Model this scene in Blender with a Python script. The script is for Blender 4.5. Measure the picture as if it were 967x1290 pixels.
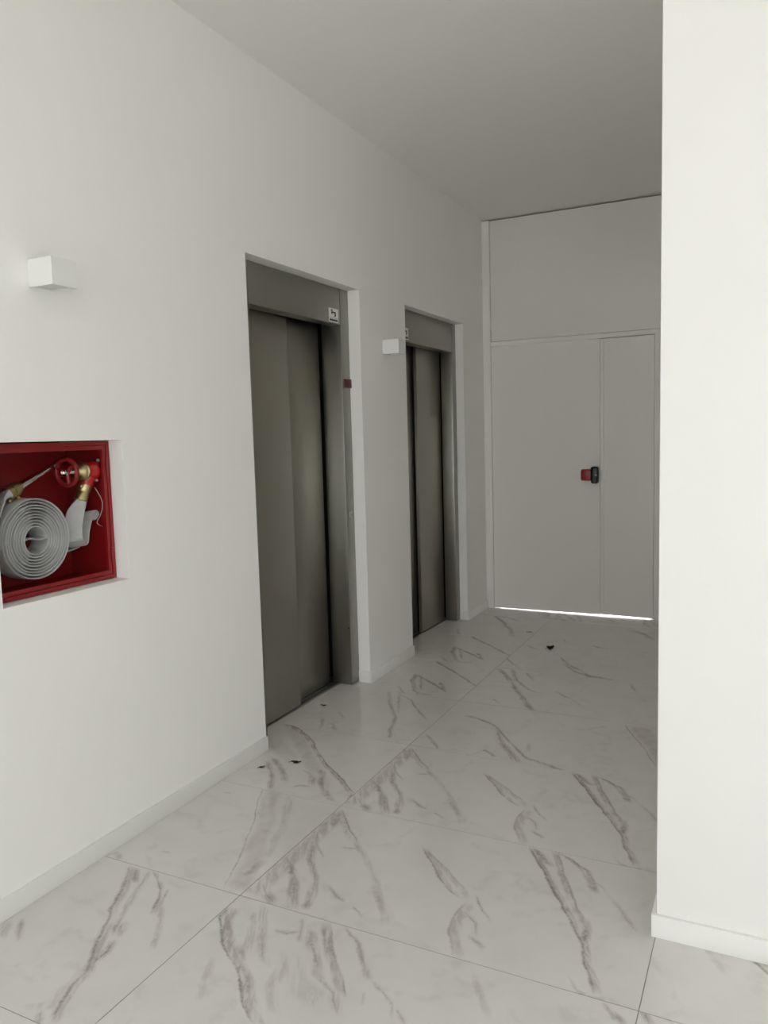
import bpy, bmesh, math, random
from mathutils import Vector, Matrix
random.seed(7)
S = bpy.context.scene
COL = S.collection
for o in list(bpy.data.objects): bpy.data.objects.remove(o)

# ---------------------------------------------------------------- camera
F, YAW, PITCH, ROLL = 980.49, math.radians(-26.388), math.radians(5.601), math.radians(-1.582)
CAM = Vector((2.001, 0.0, 1.39))
_fw = Vector((math.sin(YAW)*math.cos(PITCH), math.cos(YAW)*math.cos(PITCH), -math.sin(PITCH)))
_r = Vector((math.cos(YAW), -math.sin(YAW), 0)); _u = _r.cross(_fw)
_r2 = _r*math.cos(ROLL)+_u*math.sin(ROLL); _u2 = -_r*math.sin(ROLL)+_u*math.cos(ROLL)
cd = bpy.data.cameras.new('camera'); cam = bpy.data.objects.new('camera', cd); COL.objects.link(cam)
cam.matrix_world = Matrix(((_r2.x,_u2.x,-_fw.x,CAM.x),(_r2.y,_u2.y,-_fw.y,CAM.y),(_r2.z,_u2.z,-_fw.z,CAM.z),(0,0,0,1)))
cd.sensor_fit = 'HORIZONTAL'; cd.sensor_width = 36; cd.lens = F/967*36; cd.clip_start = .02
S.camera = cam
def on(px, py, ax, v):
    """point where the ray of photo pixel (px,py) meets the plane axis=v"""
    d = _fw+_r2*((px-483.5)/F)-_u2*((py-645)/F)
    return CAM+d*((v-CAM[ax])/d[ax])

# ---------------------------------------------------------------- sky, sun, exposure
w = bpy.data.worlds.new('overcast_sky'); S.world = w; w.use_nodes = True
bg = w.node_tree.nodes['Background']; bg.inputs[0].default_value = (.985,.985,1.03,1); bg.inputs[1].default_value = 1.0
sd = bpy.data.lights.new('sun', 'SUN'); sd.energy = 2.5; sd.angle = math.radians(3); sd.color = (1,.95,.88)
so = bpy.data.objects.new('sun', sd); COL.objects.link(so); so.rotation_euler = (math.radians(-42), math.radians(6), 0)
S.view_settings.view_transform = 'Standard'; S.view_settings.look = 'None'
S.view_settings.gamma = 1; S.view_settings.exposure = 2.27; S.view_settings.use_curve_mapping = False

S.cycles.max_bounces = 16; S.cycles.diffuse_bounces = 12; S.cycles.glossy_bounces = 6; S.cycles.transparent_max_bounces = 12   # white rooms live on bounced light

# ---------------------------------------------------------------- main dimensions (metres)
Y1A, Y1B, Y2A, Y2B, YD = 2.781, 3.803, 4.3925, 5.397, 5.848
ZT, ZC, ZD = 2.177, 3.003, 2.044
XC, YC = 1.746, 2.1275
NY0, NY1, NZ0, NZ1 = 1.51, 2.017, .916, 1.401
HX, HY = 5.4, -3.8 # the hall behind the camera
TX, TW, TY, TD = .572, 1.173, 1.185, .63             # tile joints

# ---------------------------------------------------------------- helpers
def obj(name, bm, mat, parent=None, smooth=False, loc=None):
    me = bpy.data.meshes.new(name); bmesh.ops.recalc_face_normals(bm, faces=bm.faces); bm.to_mesh(me); bm.free()
    if smooth:
        for f in me.polygons: f.use_smooth = True
        if smooth != 'all': me.set_sharp_from_angle(angle=math.radians(35))
    me.materials.append(mat)
    o = bpy.data.objects.new(name, me); COL.objects.link(o)
    if loc: o.location = loc
    if parent: o.parent = parent
    return o
def tag(o, label=None, cat=None, group=None, kind=None):
    if label: o['label'] = label
    if cat: o['category'] = cat
    if group: o['group'] = group
    if kind: o['kind'] = kind
    return o
def empty(name, loc=(0,0,0)):
    o = bpy.data.objects.new(name, None); COL.objects.link(o); o.location = loc; o.empty_display_size = .1; return o
def world_part(o, parent):
    """parent without moving (geometry written in world coordinates)"""
    o.parent = parent; o.matrix_parent_inverse = Matrix.Translation(-Vector(parent.location)); return o
def sub_part(o, part):
    """a piece of a part: the part's own world matrix is the identity"""
    o.parent = part; o.matrix_parent_inverse = Matrix.Identity(4); return o
def box(bm, x0, x1, y0, y1, z0, z1, bev=0, seg=2):
    r = bmesh.ops.create_cube(bm, size=1)
    bmesh.ops.transform(bm, matrix=Matrix.Translation(((x0+x1)/2,(y0+y1)/2,(z0+z1)/2))@Matrix.Diagonal((x1-x0,y1-y0,z1-z0,1)), verts=r['verts'])
    if bev:
        ed = list({e for v in r['verts'] for e in v.link_edges})
        bmesh.ops.bevel(bm, geom=ed, offset=bev, segments=seg, profile=.5, affect='EDGES')
    return bm
def B(*a, bev=0, seg=2): return box(bmesh.new(), *a, bev=bev, seg=seg)
def wbox(name, mat, parent, *a, bev=0, seg=2):
    return world_part(obj(name, B(*a, bev=bev, seg=seg), mat, smooth=bool(bev)), parent)
def frame_of(d):
    d = Vector(d).normalized(); up = Vector((0,0,1)) if abs(d.z) < .9 else Vector((1,0,0))
    a = d.cross(up).normalized(); b = a.cross(d).normalized(); return a, b
def tube(bm, pts, rad, n=12, cap=True):
    pts = [Vector(p) for p in pts]; rings = []
    if not hasattr(rad, '__len__'): rad = [rad]*len(pts)
    a0 = None
    for i, p in enumerate(pts):
        d = (pts[min(i+1,len(pts)-1)]-pts[max(i-1,0)])
        if a0 is None: a, b = frame_of(d)
        else:
            d.normalize(); a = (a0-d*a0.dot(d)).normalized(); b = d.cross(a)
        a0 = a; b = d.normalized().cross(a)
        rings.append([bm.verts.new(p+(a*math.cos(t)+b*math.sin(t))*rad[i]) for t in [2*math.pi*k/n for k in range(n)]])
    for q, r in zip(rings, rings[1:]):
        for k in range(n): bm.faces.new((q[k], q[(k+1)%n], r[(k+1)%n], r[k]))
    if cap: bm.faces.new(rings[0]); bm.faces.new(rings[-1])
    return bm
def lathe(bm, base, axis, prof, n=24):
    """prof: list of (along, radius)"""
    base = Vector(base); ax = Vector(axis).normalized()
    return tube_rings(bm, [(base+ax*t, max(r, .0004)) for t, r in prof], ax, n)
def tube_rings(bm, pr, ax, n):
    a, b = frame_of(ax); rings = []
    for p, r in pr: rings.append([bm.verts.new(p+(a*math.cos(t)+b*math.sin(t))*r) for t in [2*math.pi*k/n for k in range(n)]])
    for q, r in zip(rings, rings[1:]):
        for k in range(n): bm.faces.new((q[k], q[(k+1)%n], r[(k+1)%n], r[k]))
    bm.faces.new(rings[0]); bm.faces.new(rings[-1]); return bm
def ribbon(bm, path, hw, th, wdir):
    """flat hose swept along path; wdir(i) = width direction, hw half width (list or number), th thickness"""
    P = [Vector(p) for p in path]; R = []
    for i, p in enumerate(P):
        d = (P[min(i+1,len(P)-1)]-P[max(i-1,0)]).normalized(); wv = Vector(wdir(i)).normalized()
        n = d.cross(wv).normalized(); h = hw[i] if hasattr(hw,'__len__') else hw; t = th[i] if hasattr(th,'__len__') else th
        prof = [(-1,0),(-.93,.36),(-.75,.5),(0,.5),(.75,.5),(.93,.36),(1,0),(.93,-.36),(.75,-.5),(0,-.5),(-.75,-.5),(-.93,-.36)]
        R.append([bm.verts.new(p+wv*h*a+n*t*b) for a, b in prof])
    k = len(R[0])
    for q, r in zip(R, R[1:]):
        for j in range(k): bm.faces.new((q[j], q[(j+1)%k], r[(j+1)%k], r[j]))
    bm.faces.new(R[0]); bm.faces.new(R[-1]); return bm
def holed_wall(axis, a, b, u0, u1, z0, z1, holes):
    """solid wall between a and b along axis ('X' or 'Y'), with rectangular holes (u0,u1,z0,z1); no inner faces"""
    us = sorted({u0,u1}|{h[0] for h in holes}|{h[1] for h in holes}); zs = sorted({z0,z1}|{h[2] for h in holes}|{h[3] for h in holes})
    solid = lambda i, j: 0 <= i < len(us)-1 and 0 <= j < len(zs)-1 and not any(h[0]-1e-6 <= us[i] and us[i+1] <= h[1]+1e-6 and h[2]-1e-6 <= zs[j] and zs[j+1] <= h[3]+1e-6 for h in holes)
    bm = bmesh.new(); cache = {}
    def v(t, u, z):
        k = (t,u,z)
        if k not in cache: cache[k] = bm.verts.new((t,u,z) if axis == 'X' else (u,t,z))
        return cache[k]
    for i in range(len(us)-1):
        for j in range(len(zs)-1):
            if not solid(i,j): continue
            A, C_, D, E_ = (us[i],zs[j]), (us[i+1],zs[j]), (us[i+1],zs[j+1]), (us[i],zs[j+1])
            for t in (a,b): bm.faces.new([v(t,*q) for q in (A,C_,D,E_)])
            for (p,q,ni,nj) in ((A,C_,i,j-1),(C_,D,i+1,j),(D,E_,i,j+1),(E_,A,i-1,j)):
                if not solid(ni,nj): bm.faces.new((v(a,*p),v(a,*q),v(b,*q),v(b,*p)))
    return bm

# ---------------------------------------------------------------- materials
def mat(name, col, rough=.5, metal=0, spec=.5, bump=0, bscale=60, var=0, vscale=4, aniso=0, coat=0):
    m = bpy.data.materials.new(name); m.use_nodes = True; nt = m.node_tree; p = nt.nodes['Principled BSDF']
    p.inputs['Base Color'].default_value = (*col,1); p.inputs['Roughness'].default_value = rough; p.inputs['Metallic'].default_value = metal
    p.inputs['Specular IOR Level'].default_value = spec; p.inputs['Anisotropic'].default_value = aniso; p.inputs['Coat Weight'].default_value = coat
    tc = nt.nodes.new('ShaderNodeTexCoord')
    if bump:
        n = nt.nodes.new('ShaderNodeTexNoise'); n.inputs['Scale'].default_value = bscale; n.inputs['Detail'].default_value = 3
        b = nt.nodes.new('ShaderNodeBump'); b.inputs['Strength'].default_value = bump; b.inputs['Distance'].default_value = .002
        nt.links.new(tc.outputs['Object'], n.inputs['Vector']); nt.links.new(n.outputs['Fac'], b.inputs['Height']); nt.links.new(b.outputs[0], p.inputs['Normal'])
    if var:
        n = nt.nodes.new('ShaderNodeTexNoise'); n.inputs['Scale'].default_value = vscale; n.inputs['Detail'].default_value = 4
        r = nt.nodes.new('ShaderNodeMapRange'); r.inputs['To Min'].default_value = 1-var; r.inputs['To Max'].default_value = 1+var*.5
        x = nt.nodes.new('ShaderNodeMix'); x.data_type = 'RGBA'; x.blend_type = 'MULTIPLY'; x.inputs[0].default_value = 1
        x.inputs[6].default_value = (*col,1)
        nt.links.new(tc.outputs['Object'], n.inputs['Vector']); nt.links.new(n.outputs['Fac'], r.inputs['Value'])
        nt.links.new(r.outputs[0], x.inputs[7]); nt.links.new(x.outputs[2], p.inputs['Base Color'])
    return m
def brushed(name, col, rough, streak=.1):
    """steel with fine vertical brushing"""
    m = mat(name, col, rough, 1, aniso=.35); nt = m.node_tree; p = nt.nodes['Principled BSDF']; tc = nt.nodes['Texture Coordinate']
    mp = nt.nodes.new('ShaderNodeMapping'); mp.inputs['Scale'].default_value = (220,220,1.2)
    n = nt.nodes.new('ShaderNodeTexNoise'); n.inputs['Scale'].default_value = 1; n.inputs['Detail'].default_value = 3
    r = nt.nodes.new('ShaderNodeMapRange'); r.inputs['To Min'].default_value = rough-streak; r.inputs['To Max'].default_value = rough+streak
    nt.links.new(tc.outputs['Object'], mp.inputs[0]); nt.links.new(mp.outputs[0], n.inputs['Vector']); nt.links.new(n.outputs['Fac'], r.inputs['Value']); nt.links.new(r.outputs[0], p.inputs['Roughness'])
    c = nt.nodes.new('ShaderNodeMapRange'); c.inputs['To Min'].default_value = .9; c.inputs['To Max'].default_value = 1.08
    x = nt.nodes.new('ShaderNodeMix'); x.data_type = 'RGBA'; x.blend_type = 'MULTIPLY'; x.inputs[0].default_value = 1; x.inputs[6].default_value = (*col,1)
    nt.links.new(n.outputs['Fac'], c.inputs['Value']); nt.links.new(c.outputs[0], x.inputs[7]); nt.links.new(x.outputs[2], p.inputs['Base Color'])
    return m
M = dict(
    wall=mat('white_wall_paint', (.893,.884,.864), .6, spec=.3, bump=.05, bscale=180),
    ceil=mat('white_ceiling_paint', (.88,.868,.848), .8, spec=.2, bump=.03, bscale=150),
    base=mat('white_skirting', (.86,.855,.835), .4, bump=.02, bscale=90),
    door=mat('white_door_enamel', (.825,.805,.77), .38, spec=.5, bump=.03, bscale=9),
    trim=mat('white_trim_enamel', (.86,.845,.815), .45),
    lamp=mat('white_lamp_enamel', (.80,.80,.785), .5),
    lens=mat('frosted_lens', (.62,.62,.62), .35),
    grout=mat('grout', (.27,.25,.22), .85, var=.2, vscale=30),
    ground=mat('outdoor_concrete', (.55,.54,.52), .9, var=.2, vscale=1.5),
    steel=brushed('brushed_steel', (.385,.368,.322), .34),
    steel_f=brushed('brushed_steel_frame', (.355,.35,.315), .36),
    sill=brushed('sill_metal', (.45,.44,.42), .4),
    shadow=mat('shadow_gap_grey', (.30,.29,.27), .8),
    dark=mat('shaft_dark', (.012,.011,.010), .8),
    red=mat('red_enamel', (.25,.008,.010), .38, spec=.5, var=.12, vscale=6),
    redv=mat('red_valve_enamel', (.40,.012,.010), .3, coat=.2),
    redw=mat('dark_red_wheel', (.22,.007,.012), .35),
    brass=mat('brass', (.52,.43,.22), .38, 1, var=.15, vscale=40),
    chrome=mat('chrome', (.72,.72,.70), .18, 1),
    hose=mat('grey_hose_fabric', (.46,.465,.465), .75, bump=.35, bscale=420, var=.10, vscale=25),
    wire=mat('steel_wire', (.42,.36,.34), .4, .6),
    black=mat('black_plastic', (.012,.012,.013), .35),
    redp=mat('red_plastic', (.33,.012,.016), .35),
    display=mat('dark_red_display', (.085,.010,.012), .3),
    sign=mat('white_sticker', (.78,.78,.76), .5),
    ink=mat('black_ink', (.015,.015,.015), .6),
    alu=mat('grey_window_aluminium', (.45,.45,.45), .4, .5),
    leaf=mat('dry_brown_leaf', (.13,.060,.036), .7, var=.3, vscale=80),
    leafd=mat('dark_dry_leaf', (.040,.032,.022), .7, var=.3, vscale=80),
)
g = bpy.data.materials.new('window_glass'); g.use_nodes = True; nt = g.node_tree; nt.nodes.remove(nt.nodes['Principled BSDF'])
tr = nt.nodes.new('ShaderNodeBsdfTransparent'); tr.inputs[0].default_value = (.95,.97,.96,1); gl = nt.nodes.new('ShaderNodeBsdfGlossy'); gl.inputs['Roughness'].default_value = .02
mx = nt.nodes.new('ShaderNodeMixShader'); mx.inputs[0].default_value = .07; nt.links.new(tr.outputs[0], mx.inputs[1]); nt.links.new(gl.outputs[0], mx.inputs[2]); nt.links.new(mx.outputs[0], nt.nodes['Material Output'].inputs[0])
M['glass'] = g

# ---------------------------------------------------------------- marble tile prints: every vein is a curve u(v) in the tile's own coordinates
CROPS = dict(l0=(0,1060,.3309), l1=(120,960,.3309), f=(180,1110,.3309), a=(300,1000,.3309), b=(500,1030,.3413), m=(430,920,.2792),
             n=(600,900,.2482), k=(320,820,.2482), p=(500,760,.2068), q=(640,770,.2068), r=(700,1120,.2761))
def marble(name, veins, cx, cy, seed=0.):
    """veins: (crop, points, core strength, core width mm, halo strength, halo half width mm, halo offset mm)"""
    m = bpy.data.materials.new(name); m.use_nodes = True; nt = m.node_tree; L = nt.links.new; N = nt.nodes.new; p = nt.nodes['Principled BSDF']
    def math_(op, a, b=None, c=None):
        n = N('ShaderNodeMath'); n.operation = op
        for i, x in enumerate((a,b,c)):
            if x is None: continue
            if isinstance(x, (int,float)): n.inputs[i].default_value = x
            else: L(x, n.inputs[i])
        return n.outputs[0]
    def rng(x, a, b, c=0, d=1, smooth=True):
        n = N('ShaderNodeMapRange'); n.interpolation_type = 'SMOOTHSTEP' if smooth else 'LINEAR'; n.clamp = True
        for i, v in enumerate((a,b,c,d)): n.inputs[i+1].default_value = v
        L(x, n.inputs[0]); return n.outputs[0]
    tc = N('ShaderNodeTexCoord').outputs['Object']
    off = N('ShaderNodeVectorMath'); off.operation = 'ADD'; off.inputs[1].default_value = (seed*3.1, seed*1.7, 0); L(tc, off.inputs[0])
    def noise(scale, detail, rough=.55):
        n = N('ShaderNodeTexNoise'); n.inputs['Scale'].default_value = scale; n.inputs['Detail'].default_value = detail; n.inputs['Roughness'].default_value = rough
        L(off.outputs[0], n.inputs['Vector']); return n
    def warp(vec, n, amt):
        s = N('ShaderNodeVectorMath'); s.operation = 'SUBTRACT'; L(n.outputs['Color'], s.inputs[0]); s.inputs[1].default_value = (.5,.5,.5)
        k = N('ShaderNodeVectorMath'); k.operation = 'SCALE'; L(s.outputs[0], k.inputs[0]); k.inputs['Scale'].default_value = amt
        a = N('ShaderNodeVectorMath'); a.operation = 'ADD'; L(vec, a.inputs[0]); L(k.outputs[0], a.inputs[1]); return a.outputs[0]
    n1 = noise(20, 3, .55); n2 = noise(7, 3); n3 = noise(95, 3); n4 = noise(2.2, 3)
    v = warp(warp(warp(tc, n1, .016), n2, .016), n3, .004)
    sep = N('ShaderNodeSeparateXYZ'); L(v, sep.inputs[0])
    ux = math_('MULTIPLY_ADD', sep.outputs[0], 1/1.5, .5); uy = math_('MULTIPLY_ADD', sep.outputs[1], 1/1.5, .5)
    brk = rng(n3.outputs['Fac'], .32, .62, .35, 1); brk2 = rng(n2.outputs['Fac'], .35, .6, .35, 1); brk = math_('MULTIPLY', brk, brk2)
    core = halo = flat = None
    for vn in veins:
        crop, pts, cs, cw, hs, hw, ho = vn
        x0, y0, sc = CROPS[crop]
        P = [on(x0+x*sc, y0+y*sc, 2, 0) for x, y in pts]; P = [((q.x-cx)/1.5+.5, (q.y-cy)/1.5+.5) for q in P]
        dx, dy = abs(P[-1][0]-P[0][0]), abs(P[-1][1]-P[0][1])
        ax = 1 if dy >= dx else 0                       # the coordinate that runs along the vein
        Q = sorted((q[ax], q[1-ax]) for q in P)
        for i in range(1, len(Q)):
            if Q[i][0]-Q[i-1][0] < .004: Q[i] = (Q[i-1][0]+.004, Q[i][1])
        slope = (Q[-1][1]-Q[0][1])/max(Q[-1][0]-Q[0][0], 1e-3); cosf = 1.5/math.sqrt(1+slope*slope)
        t = uy if ax else ux; s_in = ux if ax else uy
        def fc(pp):
            n = N('ShaderNodeFloatCurve'); mpg = n.mapping; mpg.use_clip = False; mpg.extend = 'HORIZONTAL'; c = mpg.curves[0]
            c.points[0].location = pp[0]; c.points[1].location = pp[-1]
            for q in pp[1:-1]: c.points.new(*q)
            for q in c.points: q.handle_type = 'VECTOR'
            mpg.update(); L(t, n.inputs['Value']); return n.outputs[0]
        pos = fc(Q)
        e = min(.02, (Q[-1][0]-Q[0][0])*.3)
        amp = math_('MULTIPLY', rng(t, Q[0][0]-.004, Q[0][0]+e), rng(t, Q[-1][0]-e, Q[-1][0]+.004, 1, 0))
        d = math_('MULTIPLY', math_('SUBTRACT', s_in, pos), cosf)
        if cs:
            c_ = math_('MULTIPLY', rng(math_('ABSOLUTE', d), 0, cw/1000, cs, 0), amp); core = c_ if core is None else math_('MAXIMUM', core, c_)
        if hs:
            h_ = math_('MULTIPLY', rng(math_('ABSOLUTE', math_('SUBTRACT', d, ho/1000)), hw/1000*.35, hw/1000, hs, 0), amp)
            if hw >= 44: flat = h_ if flat is None else math_('MAXIMUM', flat, h_)          # wide bands are smooth grey, narrow ones streaky
            else: halo = h_ if halo is None else math_('MAXIMUM', halo, h_)
    rid = rng(math_('ABSOLUTE', math_('SUBTRACT', n4.outputs['Fac'], .5)), 0, .035, .16, 0)       # faint wandering veins
    cl = rng(n2.outputs['Fac'], .35, .75, 0, .10); cl = math_('ADD', cl, math_('MULTIPLY', rid, rng(n1.outputs['Fac'], .4, .65)))
    m1 = N('ShaderNodeMapping'); m1.inputs['Rotation'].default_value = (0,0,math.radians(-30)); L(v, m1.inputs['Vector'])      # streaks run along the common vein direction
    m2 = N('ShaderNodeMapping'); m2.inputs['Scale'].default_value = (46,6,1); m2.inputs['Location'].default_value = (seed,seed*2,0); L(m1.outputs[0], m2.inputs['Vector'])
    st = N('ShaderNodeTexNoise'); st.inputs['Scale'].default_value = 1; st.inputs['Detail'].default_value = 4; st.inputs['Roughness'].default_value = .6; L(m2.outputs[0], st.inputs['Vector'])
    streak = rng(st.outputs['Fac'], .36, .62, .25, 1.25); fine = rng(math_('ABSOLUTE', math_('SUBTRACT', st.outputs['Fac'], .5)), 0, .035, .75, 0)
    if halo is not None:
        core = math_('MAXIMUM', core, math_('MULTIPLY', halo, fine)) if core is not None else math_('MULTIPLY', halo, fine)
        halo = math_('MULTIPLY', halo, streak)
    if halo is not None: cl = math_('ADD', cl, math_('MULTIPLY', halo, rng(n1.outputs['Fac'], .3, .65, .6, 1.4)))
    if flat is not None: cl = math_('ADD', cl, math_('MULTIPLY', flat, rng(n1.outputs['Fac'], .3, .7, .55, .95)))
    mix1 = N('ShaderNodeMix'); mix1.data_type = 'RGBA'; mix1.inputs[6].default_value = (.688,.676,.652,1); mix1.inputs[7].default_value = (.40,.358,.328,1); L(cl, mix1.inputs[0])
    last = mix1.outputs[2]
    if core is not None:
        mix2 = N('ShaderNodeMix'); mix2.data_type = 'RGBA'; mix2.inputs[7].default_value = (.24,.205,.178,1); L(last, mix2.inputs[6]); L(math_('MULTIPLY', core, brk), mix2.inputs[0]); last = mix2.outputs[2]
    L(last, p.inputs['Base Color'])
    p.inputs['Roughness'].default_value = .15; p.inputs['Specular IOR Level'].default_value = .5
    return m
TC = TX+TW/2; LC = TX-TW/2; RC = TX+1.5*TW            # column centres
row = lambda k: TY+(k+.5)*TD
VA = [('b',[(490,110),(530,180),(575,260),(615,335),(650,405),(685,465),(690,540),(715,600),(725,650)],.85,7,.5,16,6),
      ('b',[(590,125),(615,200),(640,265),(665,330),(690,380),(695,440)],.55,7,.45,16,-8),
      ('b',[(690,370),(697,420),(685,470)],.9,14,.4,22,0), ('b',[(505,112),(540,150),(575,185)],.7,14,.5,24,0),
      ('b',[(575,118),(660,165),(700,195),(725,240),(735,280)],.8,7,.5,16,-4), ('b',[(720,230),(770,270)],.6,5,.2,12,0), ('b',[(770,270),(830,350),(885,425)],.45,6,.2,14,0),
      ('b',[(95,110),(140,190),(185,260),(240,305)],.7,5,.4,14,6), ('b',[(110,120),(200,205),(268,295)],.35,6,.3,14,-6),
      ('b',[(255,310),(205,370),(188,420),(205,515)],.55,7,.35,24,14), ('b',[(245,345),(285,390),(292,440)],.6,5,.3,14,0), ('b',[(265,440),(322,482)],.7,9,.3,16,0),
      ('b',[(290,285),(320,350),(348,390)],.65,5,.15,10,0), ('b',[(630,585),(665,640),(700,665),(775,672)],.6,6,.3,12,0),
      ('a',[(390,55),(415,115),(455,190)],.85,5,.3,22,-8), ('a',[(450,180),(480,240),(520,330),(545,430),(560,500)],.2,8,.30,18,0),
      ('a',[(310,140),(290,180),(325,245)],.6,5,.3,12,0), ('a',[(285,185),(275,250),(292,310),(285,370),(250,445)],.55,7,.5,20,0),
      ('a',[(185,240),(215,310),(210,370),(203,440)],.55,7,.5,22,0), ('a',[(90,330),(105,385),(140,425)],.45,6,.45,24,0), ('a',[(395,205),(455,210)],.35,5,.2,10,0),
      ('a',[(340,345),(370,385),(408,412)],.65,5,.25,12,0), ('a',[(435,428),(472,468)],.55,6,.25,12,0), ('a',[(40,380),(200,240),(330,120),(390,60)],0,6,.4,42,10), ('a',[(395,70),(330,130)],.3,8,.5,40,0)]
VF = [('f',[(325,95),(290,140),(305,230),(330,290),(360,340),(375,400),(378,460),(400,510),(425,544)],.95,7,.6,22,14),
      ('f',[(378,245),(362,300),(395,365),(405,430),(425,500)],.4,9,.45,22,0), ('f',[(420,110),(410,200),(398,270)],.3,6,.25,18,0), ('f',[(460,90),(455,190),(452,280),(470,330)],.4,6,.3,18,0),
      ('f',[(500,185),(550,197),(600,190)],.55,7,.3,14,0), ('f',[(610,140),(600,190),(590,235)],.5,5,.25,12,0), ('f',[(712,160),(720,240),(735,310),(760,380),(776,445)],.75,6,.5,18,-12),
      ('f',[(642,180),(645,250),(660,310),(665,370),(720,420),(742,510)],.5,7,.35,20,0), ('f',[(768,170),(820,240),(840,320),(862,377)],.6,7,.4,14,0), ('f',[(862,377),(910,420),(945,470),(950,530)],.5,5,.2,10,0),
      ('b',[(755,680),(800,730),(850,757)],.75,7,.4,16,0), ('b',[(0,710),(32,762)],.6,6,.2,12,0), ('b',[(280,570),(310,660),(335,745)],.2,6,.18,14,0),
      ('f',[(270,290),(230,400),(205,460)],.25,6,.2,16,0), ('f',[(545,270),(540,330),(480,400),(500,515)],.25,7,.22,24,0), ('f',[(840,425),(832,470)],.4,5,.1,8,0), ('f',[(560,300),(600,400),(690,460)],0,7,.2,40,0)]
VL0 = [('l0',[(492,90),(465,180),(430,245),(405,310),(380,370),(350,440),(330,490),(280,540),(235,610),(195,690)],.8,8,.45,22,6), ('l0',[(570,110),(520,190),(490,240),(450,310),(425,355)],.5,7,.3,16,0),
       ('l0',[(515,100),(508,160)],.6,9,.5,20,0), ('l0',[(440,375),(405,420),(345,470)],.85,7,.5,18,0), ('l0',[(480,300),(440,360)],0,7,.5,26,0), ('l0',[(580,110),(610,180),(605,220),(572,275)],.85,7,.4,16,6), ('l0',[(642,180),(622,215)],.7,7,.2,12,0),
       ('l0',[(620,235),(610,310),(582,415)],.4,6,.25,14,0), ('l0',[(92,290),(65,380)],.5,8,.3,16,0), ('l0',[(40,305),(0,370)],.4,9,.3,22,0), ('l0',[(155,640),(150,700)],.5,8,.3,16,0), ('l0',[(330,490),(200,620),(90,640)],0,6,.22,34,0)]
VL1 = [('l1',[(640,100),(615,150),(610,210),(580,280),(560,340),(530,400),(488,475)],.75,5,.42,46,44), ('l1',[(755,130),(720,260),(655,370)],0,5,.22,24,-10), ('l1',[(650,370),(600,410),(560,432)],.3,6,.3,20,0),
       ('l1',[(38,358),(75,345),(98,372)],.6,7,.3,16,0), ('l1',[(250,340),(290,345)],.25,6,.1,10,0), ('l1',[(485,115),(515,118)],.3,8,.15,12,0)]
VL2 = [('k',[(155,365),(240,400),(300,460),(330,520),(375,580),(420,625),(460,660),(485,700),(512,722)],.9,6,.5,16,-8), ('k',[(500,720),(480,770),(440,795)],.5,6,.45,18,0), ('k',[(100,540),(150,620),(160,665)],.4,7,.35,20,0),
       ('k',[(70,560),(92,640),(80,705)],.5,7,.35,18,0), ('k',[(250,600),(300,640),(290,685)],.35,7,.3,18,0), ('k',[(180,690),(240,683),(290,690)],.5,6,.25,14,0), ('k',[(340,600),(350,700),(390,760),(432,778)],.45,7,.4,22,0), ('k',[(240,400),(320,560),(400,700)],0,6,.32,44,-30), ('k',[(100,460),(200,560)],0,6,.3,50,0)]
VL3 = [('k',[(680,205),(690,270),(718,340),(690,400),(688,445)],.65,6,.4,18,0), ('k',[(740,205),(730,320)],.35,6,.3,14,0), ('k',[(352,340),(330,395)],.45,7,.3,16,0), ('k',[(395,365),(415,405)],.45,7,.3,16,0), ('k',[(425,305),(460,342)],.4,6,.25,14,0),
       ('k',[(720,180),(740,220),(800,250),(820,290),(878,352)],.7,5,.25,12,0)]
VL4 = [('p',[(112,430),(85,470),(100,540)],.6,10,.5,20,6), ('p',[(85,520),(130,552),(215,560)],.5,8,.4,16,4), ('p',[(105,430),(180,470),(240,500),(297,540)],.75,8,.4,16,0), ('p',[(145,440),(145,530)],.4,9,.3,14,0), ('p',[(262,478),(297,545)],.5,9,.4,18,0),
       ('p',[(235,350),(300,390),(400,450),(485,506)],.8,8,.4,16,0), ('p',[(0,500),(50,560),(110,600),(190,645)],.6,8,.25,14,0)]
VL6 = [('p',[(595,75),(640,110),(690,160),(700,205)],.6,12,.5,26,0), ('p',[(620,78),(680,90),(755,112)],.55,10,.35,20,0), ('p',[(235,212),(275,255)],.5,8,.2,12,0), ('p',[(370,150),(375,190)],.3,9,.3,16,0)]
VB = [('n',[(-60,5),(0,20),(60,40),(110,70),(160,130),(210,180),(250,220),(340,250),(450,290)],.75,7,.35,16,0), ('n',[(110,75),(120,140),(160,180),(210,245)],.55,9,.5,26,0), ('n',[(-20,200),(40,180),(100,218)],.45,8,.4,18,0),
      ('n',[(750,50),(790,100),(850,170),(880,220),(915,268)],.65,6,.5,60,58), ('m',[(380,15),(410,50),(437,88)],.75,6,.3,14,0), ('n',[(265,140),(262,190)],.3,8,.3,16,0), ('n',[(555,75),(660,60)],.35,7,.2,12,0)]
VC_ = [('p',[(620,398),(680,460),(730,530),(825,655)],.6,11,.5,24,0), ('p',[(700,402),(730,470),(790,520),(852,547)],.6,9,.45,20,0), ('p',[(785,420),(832,472)],.5,9,.35,16,0), ('q',[(285,488),(370,530),(445,577)],.6,7,.25,12,0), ('q',[(480,710),(575,700)],.4,8,.2,12,0), ('q',[(740,440),(775,490)],.35,8,.25,14,0), ('p',[(590,580),(620,610)],.4,9,.3,14,0)]
VD_ = [('q',[(310,275),(370,330),(440,360),(480,390),(580,410),(720,438)],.65,10,.4,18,0), ('q',[(335,320),(400,365),(530,410)],.5,10,.35,18,0), ('q',[(-20,280),(70,355)],.6,9,.3,14,0), ('q',[(110,208),(185,236)],.5,9,.3,14,0)]
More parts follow.
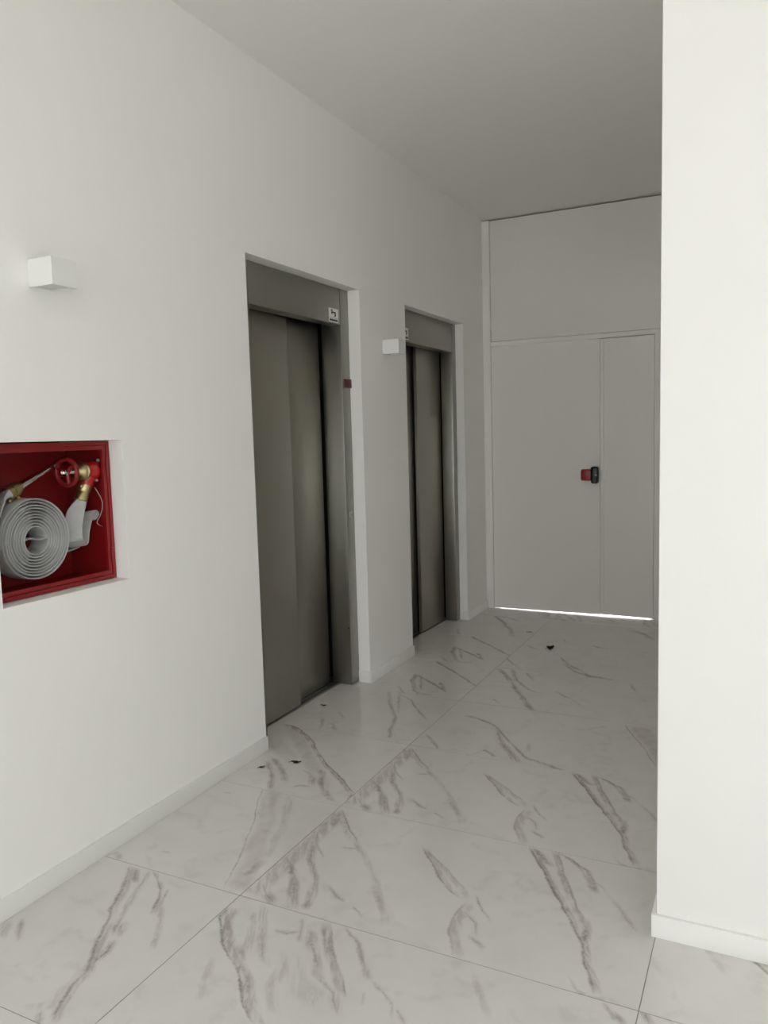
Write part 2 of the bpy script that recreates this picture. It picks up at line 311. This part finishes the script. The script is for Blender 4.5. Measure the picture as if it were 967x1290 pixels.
VE_ = [('q',[(505,208),(590,230),(700,240)],.45,10,.3,18,0), ('q',[(720,110),(800,130),(890,175)],.4,12,.4,34,0), ('q',[(330,160),(350,190)],.5,9,.2,12,0)]
VR = [('r',[(415,470),(440,510),(470,560),(535,620)],.55,6,.45,20,-6), ('r',[(390,540),(430,620)],.6,6,.35,18,0), ('r',[(915,342),(965,393)],.7,6,.3,14,0), ('r',[(735,370),(750,400)],.15,6,.1,12,0)]
PRINT = dict(A=marble('marble_print_forked_veins', VA, TC, row(1), 1), F=marble('marble_print_front', VF, TC, row(0), 2), L0=marble('marble_print_long_streak', VL0, LC, row(0), 3),
    L1=marble('marble_print_grey_band', VL1, LC, row(1), 4), L2=marble('marble_print_dark_diagonal', VL2, LC, row(2), 5), L3=marble('marble_print_cracked', VL3, LC, row(3), 6),
    L4=marble('marble_print_hooked', VL4, LC, row(4), 7), L6=marble('marble_print_pale', VL6, LC, row(6), 8), B=marble('marble_print_branching', VB, TC, row(3), 9),
    C=marble('marble_print_steep', VC_, TC, row(4), 10), D=marble('marble_print_shallow', VD_, TC, row(5), 11), E=marble('marble_print_plain', VE_, TC, row(6), 12), R=marble('marble_print_corner', VR, RC, row(0), 13))

# ---------------------------------------------------------------- setting: ground, floor, tiles
tag(obj('ground', B(-25,25,-30,30,-.3,-.05), M['ground']), 'grey concrete ground outdoors, beyond the doors', None, kind='structure')
floor = tag(obj('floor', B(-.20,HX,HY,YD+.12,-.05,-.0008), M['grout']), 'pale marble-look porcelain tile floor with brown-grey veins', None, kind='structure')
meshes = {}
def tile(ix, iy, pr):
    cx, cy = TX+(ix+.5)*TW, TY+(iy+.5)*TD
    x0 = max(cx-TW/2, -.155)-cx; x1 = min(cx+TW/2, HX)-cx; y0 = max(cy-TD/2, HY)-cy; y1 = min(cy+TD/2, YD+.06)-cy
    gp = .0013; key = (pr, round(x0,3), round(x1,3), round(y0,3), round(y1,3))
    if key not in meshes:
        bm = B(x0+gp,x1-gp,y0+gp,y1-gp,-.0008,0); me = bpy.data.meshes.new('tile'); bm.to_mesh(me); bm.free(); me.materials.append(PRINT[pr]); meshes[key] = me
    o = bpy.data.objects.new('tile', meshes[key]); COL.objects.link(o); o.location = (cx,cy,0); o.parent = floor
plan = {(-1,0):'L0',(-1,1):'L1',(-1,2):'L2',(-1,3):'L3',(-1,4):'L4',(-1,5):'L4',(-1,6):'L6',(-1,7):'L1',(0,0):'F',(0,1):'A',(0,2):'A',(0,3):'B',(0,4):'C',(0,5):'D',(0,6):'E',(0,7):'A',(1,0):'R',(1,1):'F'}
keys = ['A','F','L0','B','L2','L1','R','C']
for iy in range(math.floor((HY-TY)/TD), 8):
    for ix in range(-1, math.ceil((HX-TX)/TW)):
        if TY+iy*TD > YC+.2 and ix > 1: continue
        if TY+iy*TD >= YC and ix > 0: continue
        tile(ix, iy, plan.get((ix,iy), keys[(ix*3+iy*5) % len(keys)]))

# ---------------------------------------------------------------- setting: walls, ceiling
wl = holed_wall('X', -.30, 0, HY, YD+.12, 0, ZC, [(Y1A,Y1B,0,ZT),(Y2A,Y2B,0,ZT),(NY0,NY1,NZ0,NZ1)])
tag(obj('wall_left', wl, M['wall']), 'long white painted wall holding the elevators and the hose niche', kind='structure')
tag(obj('wall_shaft', B(-.34,-.30,HY-.25,YD+.12,-.05,ZC+.2), M['dark']), 'dark lining of the lift shaft behind the long wall', kind='structure')
tag(obj('ceiling', B(-.30,HX,HY-.25,YD+.12,ZC,ZC+.2), M['ceil']), 'plain white plaster ceiling', kind='structure')
tag(obj('wall_right', B(XC,HX,YC,YD+.12,0,ZC, bev=.004), M['wall'], smooth=True), 'bright white wall corner beside the corridor', kind='structure')
# unseen hall windows behind the camera (daylight); added pier between two dims wall_right
wins = [('Y', HY, (.12,1.95,.04,2.92)), ('Y', HY, (2.95,5.3,.04,2.92)), ('X', HX, (-2.7,-1.0,.1,2.8))]
tag(obj('wall_front', holed_wall('Y', HY-.25, HY, -.30, HX+.25, 0, ZC, [wins[0][2], wins[1][2]]), M['wall']), 'unseen white hall wall with two windows and an added light-blocking pier', kind='structure')
tag(obj('wall_side', holed_wall('X', HX, HX+.25, HY, YD+.12, 0, ZC, [wins[2][2]]), M['wall']), 'white hall side wall with a window', kind='structure')
for i, (ax, at, (u0,u1,z0,z1)) in enumerate(wins):
    wn = tag(empty(f'window_{i+1}', ((u0+u1)/2, at-.12, z0) if ax == 'Y' else (at+.12, (u0+u1)/2, z0)), 'wide aluminium framed window of the hall', kind='structure')
    T = at-.15 if ax == 'Y' else at+.09
    bx = (lambda a,b,c,d: (a,b,T,T+.06,c,d)) if ax == 'Y' else (lambda a,b,c,d: (T,T+.06,a,b,c,d))
    gx = (lambda a,b,c,d: (a,b,T+.027,T+.033,c,d)) if ax == 'Y' else (lambda a,b,c,d: (T+.027,T+.033,a,b,c,d))
    wbox('rail', M['alu'], wn, *bx(u0,u1,z0,z0+.06)); wbox('rail', M['alu'], wn, *bx(u0,u1,z1-.06,z1))
    n = 2
    for k in range(n+1):
        c = u0+.03+(u1-u0-.06)*k/n; wbox('mullion', M['alu'], wn, *bx(c-.03,c+.03,z0+.06,z1-.06))
    for k in range(n):
        a = u0+.06+(u1-u0-.06)*k/n; b = u0+(u1-u0-.06)*(k+1)/n; wbox('pane', M['glass'], wn, *gx(a,b,z0+.06,z1-.06))
    pd = bpy.data.lights.new('window_portal', 'AREA'); pd.shape = 'RECTANGLE'; pd.size = u1-u0; pd.size_y = z1-z0; pd.cycles.is_portal = True
    po = bpy.data.objects.new('window_portal', pd); COL.objects.link(po)
    po.location = ((u0+u1)/2, at-.26, (z0+z1)/2) if ax == 'Y' else (at+.26, (u0+u1)/2, (z0+z1)/2)
    po.rotation_euler = (math.pi/2,0,math.pi) if ax == 'Y' else (math.pi/2,0,math.pi/2)

# skirting
BH, BT = .064, .012
def skirt(name, pieces, label):
    bm = bmesh.new()
    for q in pieces: box(bm, *q, 0, BH, bev=.0018, seg=2)
    return tag(obj(name, bm, M['base'], smooth=True), label, kind='structure')
skirt('baseboard_left', [(0,BT,HY,Y1A+.0)], 'low white skirting under the hose cabinet wall')
skirt('baseboard_middle', [(0,BT,Y1B-BT,Y2A),(-.069,0,Y1B-BT,Y1B)], 'low white skirting between the two elevators')
skirt('baseboard_far', [(0,BT,Y2B-BT,YD-.012),(-.059,0,Y2B-BT,Y2B)], 'short white skirting beside the double doors')
skirt('baseboard_right', [(XC-BT,HX,YC-BT,YC),(XC-BT,XC,YC,YD-.012)], 'low white skirting around the bright wall corner')

# ---------------------------------------------------------------- back wall: frame, over panel, double doors
L1X, L2X, RX = .062, .887, 1.262
t1 = empty('trim_1', (.03,YD,0)); tag(t1, 'white door frame post and rail against the long wall', kind='structure')
wbox('post', M['trim'], t1, 0,.058,YD-.012,YD+.06,0,ZC-.012, bev=.002)
wbox('post', M['trim'], t1, RX+.004,RX+.07,YD-.012,YD+.06,0,ZD+.02, bev=.002)
wbox('rail', M['trim'], t1, .058,XC,YD-.004,YD+.06,ZD+.006,ZD+.040, bev=.002)
bm = B(.061,XC,YD+.004,YD+.06,ZD+.043,ZC-.014, bev=.002); box(bm, RX+.072,XC,YD+.0,YD+.06,0,ZD+.005)
tag(obj('wall_back', bm, M['door'], smooth=True), 'white panel wall above the double doors', kind='structure')
tag(obj('trim_2', B(0,XC,YD+.03,YD+.10,ZC-.013,ZC), M['shadow']), 'dark shadow gap under the ceiling', kind='structure')
t3 = empty('trim_3', (.6,YD+.05,0)); tag(t3, 'white rebate behind the double doors', kind='structure')
wbox('stop', M['trim'], t3, .04,XC,YD+.0335,YD+.058,ZD-.02,ZD+.0055)
wbox('stop', M['trim'], t3, .0,.085,YD+.0605,YD+.09,0,ZC)
wbox('stop', M['trim'], t3, RX-.02,XC,YD+.0605,YD+.09,0,ZC)
wbox('stop', M['trim'], t3, .085,RX-.02,YD+.0605,YD+.09,ZD-.02,ZC)
wbox('astragal', M['trim'], t3, L2X-.03,L2X+.03,YD+.0335,YD+.045,.03,ZD-.021)
wbox('stop', M['trim'], t3, L1X-.003,L1X+.02,YD+.0335,YD+.060,0.02,ZD-.021)
wbox('stop', M['trim'], t3, RX-.02,RX+.003,YD+.0335,YD+.060,0.02,ZD-.021)
d1 = empty('door_1', (L1X,YD,0)); tag(d1, 'wide white door leaf carrying the red and black latch', kind='structure')
d2 = empty('door_2', (RX,YD,0)); tag(d2, 'narrow white door leaf beside the latched leaf', kind='structure')
def prism(bm, pts, y0, y1):
    a = [bm.verts.new((x,y0,z)) for x, z in pts]; b = [bm.verts.new((x,y1,z)) for x, z in pts]
    bm.faces.new(a); bm.faces.new(b[::-1])
    for i in range(len(pts)): j = (i+1) % len(pts); bm.faces.new((a[i],a[j],b[j],b[i]))
    return bm
world_part(obj('leaf', prism(bmesh.new(), [(L1X,.005),(L2X-.003,.0095),(L2X-.003,ZD),(L1X,ZD)], YD, YD+.028), M['door']), d1)
world_part(obj('leaf', prism(bmesh.new(), [(L2X,.011),(RX,.008),(RX,ZD),(L2X,ZD)], YD+.004, YD+.032), M['door']), d2)
wbox('cover_strip', M['trim'], d2, L2X-.001,L2X+.024,YD-.003,YD+.0038,.02,ZD-.002, bev=.0015)
# panic latch: black body, red push plate, keeper on the other leaf
wbox('push_plate', M['redp'], d1, .752,.832,YD-.045,YD-.008,1.018,1.102, bev=.012, seg=3)
wbox('push_plate_mount', M['redp'], d1, .765,.826,YD-.012,YD,1.028,1.092, bev=.003)
wbox('latch_body', M['black'], d1, .826,.880,YD-.062,YD,.997,1.122, bev=.016, seg=4)
bm = bmesh.new(); lathe(bm, (.868,YD-.0615,1.060), (0,-1,0), [(0,.009),(.004,.0085),(.005,.006)], 20)
world_part(obj('lock_cylinder', bm, M['shadow'], smooth=True), d1)
wbox('keeper_plate', M['trim'], d2, .889,.934,YD-.006,YD+.004,1.022,1.094, bev=.002)

# ---------------------------------------------------------------- elevators
def elevator(ya, yb, xf, inner0, inner1, zh, front_near, label):
    """ya..yb wall opening; inner0..inner1 clear door opening; xf frame face; front_near: the front panel is the one nearer to small y"""
    e = empty('elevator_entrance', (xf, (ya+yb)/2, 0)); tag(e, label, 'elevator', 'elevator entrances in the long wall')
    for s in (0, 1):
        bm = bmesh.new(); a, b = (ya, inner0) if s == 0 else (inner1, yb); xj = -.192 if (s == 1) == front_near else -.148   # jambs reach back to their panel
        box(bm, xj, xf, a+.001, b-.001, .0045, ZT-.002, bev=.0025)
        world_part(obj('jamb', bm, M['steel_f'], smooth=True), e)
    wbox('header', M['steel_f'], e, -.148, xf-.0008, inner0, inner1, zh, ZT-.002, bev=.0025)
    mid = (inner0+inner1)/2
    # two telescopic panels
    th = .034
    if front_near:
        wbox('door_panel', M['steel'], e, -.156-th, -.156, inner0-.06, mid+.016, .010, zh+.03, bev=.002)
        wbox('door_panel', M['steel'], e, -.199-th, -.199, mid-.03, inner1-.020, .010, zh+.03, bev=.002)
    else:
        wbox('door_panel', M['steel'], e, -.156-th, -.156, mid-.012, inner1-.002, .010, zh+.03, bev=.002)
        wbox('door_panel', M['steel'], e, -.1915-th, -.1915, inner0+.004, mid+.03, .010, zh+.03, bev=.002)
        wbox('gap_shade', M['dark'], e, -.190, -.178, mid-.0150, mid-.0118, .012, zh+.02)  # near-black strip paints the shade in the gap between the panels
    # shaft darkness behind and above the panels
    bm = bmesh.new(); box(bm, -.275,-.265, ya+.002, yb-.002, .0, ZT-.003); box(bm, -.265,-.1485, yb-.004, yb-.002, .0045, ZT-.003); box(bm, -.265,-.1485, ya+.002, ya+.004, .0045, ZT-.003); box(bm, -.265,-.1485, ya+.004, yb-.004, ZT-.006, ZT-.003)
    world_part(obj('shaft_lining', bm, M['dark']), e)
    sl = wbox('sill', M['sill'], e, -.262, -.1545, ya+.003, yb-.003, -.0007, .004, bev=.0012)
    for x in (-.168, -.180, -.212, -.224):
        sub_part(obj('groove', B(x-.003, x+.003, inner0, inner1, .004, .0046), M['dark']), sl)
    return e
e1 = elevator(Y1A, Y1B, -.070, 2.893, 3.712, 1.986, True, 'brushed steel elevator entrance beside the red fire hose niche')
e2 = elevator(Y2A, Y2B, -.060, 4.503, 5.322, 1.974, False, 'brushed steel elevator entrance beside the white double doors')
def sticker(e, xf, y0, y1, z0, z1):
    s = wbox('sign', M['sign'], e, xf, xf+.0012, y0, y1, z0, z1); s['label'] = 'small white sticker with black pictogram'
    W, H = y1-y0, z1-z0
    bm = bmesh.new()
    def mk(a, b, c, d): box(bm, xf+.0012, xf+.0018, y0+W*a, y0+W*b, z0+H*c, z0+H*d)
    mk(.24,.40,.80,.90); mk(.26,.72,.66,.76); mk(.26,.36,.58,.66); mk(.62,.74,.50,.70); mk(.58,.72,.42,.50); mk(.08,.92,.295,.315)
    sub_part(obj('pictogram', bm, M['ink']), s)
    bm = bmesh.new()
    for a, b in ((.08,.27),(.30,.52),(.55,.70),(.73,.92)): box(bm, xf+.0012, xf+.0018, y0+W*a, y0+W*b, z0+H*.08, z0+H*.22)
    sub_part(obj('lettering', bm, M['ink']), s)
sticker(e1, -.0708, 3.592, 3.690, 1.992, 2.063)
sticker(e2, -.0608, 4.478, 4.572, 1.988, 2.060)
i1 = wbox('floor_indicator', M['display'], e1, -.070, -.060, 3.733, 3.7995, 1.655, 1.701, bev=.002); i1['label'] = 'dark red floor display'
def button(e, xf, y, z):
    bm = bmesh.new(); lathe(bm, (xf,y,z), (1,0,0), [(0,.017),(.003,.0165),(.0035,.013),(.002,.0125)], 24)
    bt = world_part(obj('call_button', bm, M['chrome'], smooth=True), e)
    bm = bmesh.new(); lathe(bm, (xf+.0015,y,z), (1,0,0), [(0,.0115),(.0045,.011),(.006,.009)], 20)
    sub_part(obj('button_cap', bm, M['sill'], smooth=True), bt)
button(e1, -.070, 3.756, .962)
def bolt(e, x, y, z):
    bm = bmesh.new(); lathe(bm, (x,y,z), (0,-1,0), [(0,.004),(.0015,.0035)], 10); world_part(obj('screw', bm, M['dark']), e)
bolt(e1, -.080, 3.712, .33)

# ---------------------------------------------------------------- wall lamps
def wall_lamp(y0, y1, z0, z1, dx, label):
    e = empty('wall_lamp', (0,(y0+y1)/2,z0)); tag(e, label, 'lamp', 'cube wall lamps on the long wall')
    wbox('back_plate', M['lamp'], e, 0,.010, y0+.004, y1-.004, z0+.004, z1-.004)
    bm = bmesh.new(); t = .004                         # open square sleeve: four sides and two recessed lenses
    box(bm, .006, dx, y0, y0+t, z0, z1); box(bm, .006, dx, y1-t, y1, z0, z1); box(bm, dx-t, dx, y0+t, y1-t, z0, z1)
    bmesh.ops.remove_doubles(bm, verts=bm.verts, dist=1e-5)
    world_part(obj('body', bm, M['lamp']), e)
    for z in (z0+.006, z1-.012): wbox('lens', M['lens'], e, .0105, dx-t-.0005, y0+t+.0005, y1-t-.0005, z, z+.006)
    return e
wall_lamp(1.676, 1.770, 1.861, 1.942, .104, 'white cube wall lamp above the red fire hose cabinet')
wall_lamp(4.070, 4.164, 1.855, 1.936, .104, 'white cube wall lamp between the two elevators')

# ---------------------------------------------------------------- fire hose cabinet, valve, hose
XF = -.060
c = empty('fire_hose_cabinet', (XF,(NY0+NY1)/2,NZ0)); tag(c, 'red open fire hose cabinet recessed in the white wall', 'cabinet')
a0, a1, b0, b1 = NY0+.001, NY1-.003, NZ0+.003, NZ1-.004
ring = lambda x0,x1,p0,p1,q0,q1,wd: [(x0,x1,p0,p1,q1-wd,q1),(x0,x1,p0,p1,q0,q0+wd),(x0,x1,p0,p0+wd,q0+wd,q1-wd),(x0,x1,p1-wd,p1,q0+wd,q1-wd)]
bm = bmesh.new()
for q in ring(-.27,XF-.006,a0,a1,b0,b1,.003): box(bm,*q)
box(bm, -.273,-.27,a0,a1,b0,b1)
world_part(obj('casing', bm, M['red']), c)
bm = bmesh.new()
for q in ring(XF-.010,XF,a0,a1,b0,b1,.013): box(bm,*q)
world_part(obj('outer_frame', bm, M['red']), c)
bm = bmesh.new()
for q in ring(XF-.014,XF-.003,a0+.0145,a1-.0145,b0+.0145,b1-.0145,.0135): box(bm,*q)
world_part(obj('door_frame', bm, M['red']), c)
for z in (b1-.085, b0+.085):
    bm = bmesh.new(); tube(bm, [(XF+.002,a1-.0138,z-.022),(XF+.002,a1-.0138,z+.022)], .0042, 12); world_part(obj('hinge', bm, M['redw'], smooth=True), c)

# hydrant valve
v = empty('hydrant_valve', (-.15,1.965,1.20)); tag(v, 'red hydrant valve with handwheel inside the hose cabinet', 'valve')
axw = Vector((.10,-.995,.0)).normalized()
sc_ = on(113.8,593,0,-.108)                       # centre of the red body
bm = bmesh.new(); lathe(bm, sc_-axw*.036, axw, [(0,.014),(.005,.024),(.014,.031),(.030,.0345),(.046,.033),(.058,.028),(.066,.026),(.070,.026)], 28)
out_d = Vector((-.10,-.40,-.92)).normalized()
bo = bmesh.new(); lathe(bo, sc_+out_d*.015, out_d, [(0,.026),(.028,.0235),(.036,.0235),(.040,.021)], 24)
world_part(obj('valve_body', bm, M['redv'], smooth=True), v); world_part(obj('outlet', bo, M['redv'], smooth=True), v)
bm = bmesh.new(); lathe(bm, sc_+axw*.030, axw, [(0,.0285),(.004,.031),(.009,.031),(.011,.028),(.015,.028),(.019,.031),(.024,.029),(.030,.018),(.040,.012)], 28); world_part(obj('gland', bm, M['brass'], smooth=True), v)
wc = sc_+axw*.112
bm = bmesh.new(); tube(bm, [sc_+axw*.060, wc+axw*.014], .0065, 12); world_part(obj('stem', bm, M['chrome'], smooth=True), v)
wa, wb = frame_of(axw)
bm = bmesh.new(); n, k = 40, 12; R_ = []
for i in range(n):
    t = 2*math.pi*i/n; rad = wa*math.cos(t)+wb*math.sin(t)
    R_.append([bm.verts.new(wc+rad*(.043+.0072*math.cos(u))+axw*.0085*math.sin(u)) for u in [2*math.pi*j/k for j in range(k)]])
for i in range(n):
    for j in range(k): bm.faces.new((R_[i][j],R_[(i+1)%n][j],R_[(i+1)%n][(j+1)%k],R_[i][(j+1)%k]))
hw_ = world_part(obj('handwheel', bm, M['redw'], smooth='all'), v)
for i in range(3):
    t = 2*math.pi*i/3+.35; rad = wa*math.cos(t)+wb*math.sin(t); bm = bmesh.new(); tube(bm, [wc+rad*.004, wc+rad*.024, wc+rad*.041], [.0085,.0065,.007], 10)
    sub_part(obj('spoke', bm, M['redw'], smooth=True), hw_)
bm = bmesh.new(); lathe(bm, wc+axw*.006, axw, [(0,.012),(.005,.012),(.006,.008),(.014,.0075),(.016,.005)], 12); sub_part(obj('nut', bm, M['chrome'], smooth=True), hw_)
bm = bmesh.new(); tube(bm, [sc_+Vector((-.015,.0,.0)), sc_+Vector((-.164,-.002,.0))], .021, 18); world_part(obj('inlet_pipe', bm, M['redv'], smooth=True), v)
bc = sc_+out_d*.052
bm = bmesh.new(); lathe(bm, bc, out_d, [(0,.020),(.002,.0225),(.024,.0225),(.0255,.0215),(.027,.0215),(.0285,.0225),(.056,.0225),(.058,.019)], 28); cp = world_part(obj('coupling', bm, M['brass'], smooth=True), v)
for s in (-1, 1):
    q = bc+out_d*.012+Vector((.35,-.93,.4)).normalized()*.022 if s < 0 else bc+out_d*.012-Vector((.35,-.93,.4)).normalized()*.022
    bm = bmesh.new(); bmesh.ops.create_icosphere(bm, subdivisions=2, radius=.0065, matrix=Matrix.Translation(q)); sub_part(obj('lug', bm, M['brass'], smooth='all'), cp)
WP = [on(*q,0,-.0765) for q in ((119,614),(122.5,619.5),(126.5,626),(129,633),(128.8,641),(126,650),(122.5,656),(122.3,659),(125.5,662),(129,663))]
bm = bmesh.new(); tube(bm, WP, .0016, 6); world_part(obj('safety_wire', bm, M['wire'], smooth='all'), v)
for nm, q, r in (('cap_chain', (125.5,579,-.092), .008), ('drain_screw', (123.5,604,-.092), .007)):
    bm = bmesh.new(); pt = on(q[0],q[1],0,q[2]); lathe(bm, pt-Vector((.01,.004,0)), (.9,-.3,-.2), [(0,r*.5),(.005,r*.8),(.012,r*.8),(.015,r*.5)], 12); world_part(obj(nm, bm, M['wire'], smooth=True), v)

# fire hose: flat double roll lying against the back of the cabinet
h = empty('fire_hose', (-.13,1.705,.94)); tag(h, 'rolled grey fabric fire hose with brass and chrome nozzle inside the red cabinet', 'fire hose')
CXh, CY_, CZ_ = -.123, 1.709, 1.091
pitch, r0 = .0096, .040; r1 = r0+pitch*(9+3.3/(2*math.pi))
HWD = .043; wx = lambda i: (1,0,0)
pts = []; th = 0; rr = r0
def jit(t, r): return r*(1+.010*math.sin(t*1.0+1.2)+.006*math.sin(t*.37))
while rr < r1:
    q = jit(th, rr); pts.append((CXh+.0012*math.sin(th*.7), CY_+q*math.cos(th), CZ_+q*math.sin(th))); th += .13; rr = r0+pitch*th/(2*math.pi)
bm = bmesh.new(); ribbon(bm, pts, HWD, .0060, wx)
# S fold through the middle of the roll
S_ = [(CXh, CY_+r0*.98*math.cos(t), CZ_+r0*.98*math.sin(t)) for t in [2.9+k*.12 for k in range(0)]]
mid_ = [(CXh, CY_-r0+2*r0*k/14*1.0, CZ_+.004*math.sin(math.pi*(k/14*2))+.002) for k in range(15)]
ribbon(bm, mid_, HWD-.002, .0055, wx)
coil = world_part(obj('coil', bm, M['hose'], smooth=True), h)
# outer end of the coil runs under and up behind to the valve; hangs from the coupling in one fold
he = bc+out_d*.056
def px(x, y, X): return on(x*.18615, 540+y*.18615, 0, X)
path = [he-out_d*.006, he+out_d*.012, px(512,560,-.118), px(498,640,-.116), px(492,700,-.114), px(497,760,-.112)]
path2 = []
def smooth_path(P, n=8):
    out = []
    for i in range(len(P)-1):
        p0 = P[max(i-1,0)]; p1 = P[i]; p2 = P[i+1]; p3 = P[min(i+2,len(P)-1)]
        for k in range(n):
            t = k/n; out.append(.5*((2*p1)+(p2-p0)*t+(2*p0-5*p1+4*p2-p3)*t*t+(3*p1-p0-3*p2+p3)*t**3))
    return out+[P[-1]]
P1 = smooth_path(path); wv = (_r2*.93+Vector((.2,.0,0))).normalized()
hw1 = [.018+.013*min(1,i/14) for i in range(len(P1))]; th1 = [.034-.026*min(1,i/12) for i in range(len(P1))]
wdir1 = Vector((.55,.82,.12))
bm = bmesh.new(); ribbon(bm, P1, hw1, th1, lambda i: wdir1)
P2 = smooth_path([px(497,757,-.112), px(520,790,-.128), px(548,778,-.146), px(556,700,-.152), px(575,620,-.154), px(596,568,-.150), px(616,568,-.146), px(622,590,-.140), px(600,622,-.142)])
ribbon(bm, P2, [.031]*8+[.026]*(len(P2)-8), .008, lambda i: Vector((.80,.58,.12)))
world_part(obj('hose_tail', bm, M['hose'], smooth=True), h)
q0 = r1
P3 = smooth_path([Vector((CXh-.035,CY_+.122*math.cos(t),CZ_+.126*math.sin(t)-.004)) for t in (-1.3,-.95,-.6)]+[px(492,805,-.168), px(522,772,-.176)])
bm = bmesh.new(); ribbon(bm, P3, .024, .007, wx); world_part(obj('hose_link', bm, M['hose'], smooth=True), h)
# nozzle end, upper left
nA, nB = px(95,415,-.125), px(430,205,-.165)
dn = (nB-nA).normalized()
bm = bmesh.new(); lathe(bm, nA+dn*.012, dn, [(0,.016),(.01,.0145),(.06,.0125),(.14,.0105),((nB-nA).length,.0095)], 20); world_part(obj('nozzle_tube', bm, M['chrome'], smooth=True), h)
bm = bmesh.new(); lathe(bm, nA-dn*.034, dn, [(0,.019),(.002,.0225),(.018,.0225),(.019,.020),(.021,.020),(.022,.0235),(.040,.0235),(.044,.0185),(.058,.0165)], 24); cp2 = world_part(obj('coupling', bm, M['brass'], smooth=True), h)
for q in ((66,487),(125,468)):
    bm = bmesh.new(); bmesh.ops.create_icosphere(bm, subdivisions=2, radius=.006, matrix=Matrix.Translation(px(*q,-.108))); sub_part(obj('lug', bm, M['brass'], smooth='all'), cp2)
P4 = smooth_path([nA-dn*.030, nA-dn*.055, nA-dn*.085+Vector((.004,0,-.012)), nA-dn*.105+Vector((.008,-.004,-.040)), Vector((CXh,CY_-.139,CZ_+.055)), Vector((CXh,CY_-.140,CZ_-.01))])
bm = bmesh.new(); ribbon(bm, P4, [.020+.012*min(1,i/12) for i in range(len(P4))], [.030-.022*min(1,i/14) for i in range(len(P4))], lambda i: Vector((1,0,.25)) if i < 14 else (1,0,0)); world_part(obj('hose_neck', bm, M['hose'], smooth=True), h)

# ---------------------------------------------------------------- dry leaves on the floor
def leaf(px_, py_, ln, wd, rot, curl, m, label, kind='flat'):
    p0 = on(px_, py_, 2, 0); rnd = random.Random(int(px_)); bm = bmesh.new(); n = 10; R2 = []
    for i in range(n+1):
        t = i/n; x = (t-.5)*ln; wdt = wd*math.sin(math.pi*min(.97,max(.03,t)))**.7*(1+.35*rnd.uniform(-1,1))
        z = .0025+curl*(4*(t-.5)**2)+curl*.4*rnd.random()
        R2.append([bm.verts.new((x, s*wdt, z+abs(s)*curl*.9*(1+.5*rnd.uniform(-1,1)))) for s in (-1,-.5,0,.5,1)])
    for a, b in zip(R2, R2[1:]):
        for j in range(4): bm.faces.new((a[j],a[j+1],b[j+1],b[j]))
    r = bmesh.ops.solidify(bm, geom=bm.faces[:], thickness=.0012)
    zmin = min(vv.co.z for vv in bm.verts)
    for vv in bm.verts: vv.co.z -= zmin-.0002
    o = empty('leaf', (p0.x,p0.y,0)); o.rotation_euler = (0,0,rot); tag(o, label, 'leaf', 'dry leaves on the tile floor')
    obj('blade', bm, m, o, smooth=True)
    bm = bmesh.new(); tube(bm, [(-ln*.5,0,.003+curl*.9),(-ln*.62,.002,.003),(-ln*.75,.003,.0014)], .0011, 6); obj('stalk', bm, m, o, smooth='all')
leaf(330, 967, .026, .009, .9, .003, M['leaf'], 'small reddish brown dry leaf near the skirting corner')
leaf(373, 961, .044, .010, .35, .004, M['leafd'], 'dark flat dry leaf before the elevator beside the hose niche')
leaf(693, 818, .046, .024, .5, .013, M['leafd'], 'curled dark dry leaf in front of the white double doors')
leaf(408, 889, .028, .009, .2, .003, M['leafd'], 'tiny dry leaf next to the elevator door sill')
leaf(666.5, 796.5, .030, .006, .3, .002, M['leafd'], 'thin dark leaf scrap near the wide white door leaf')
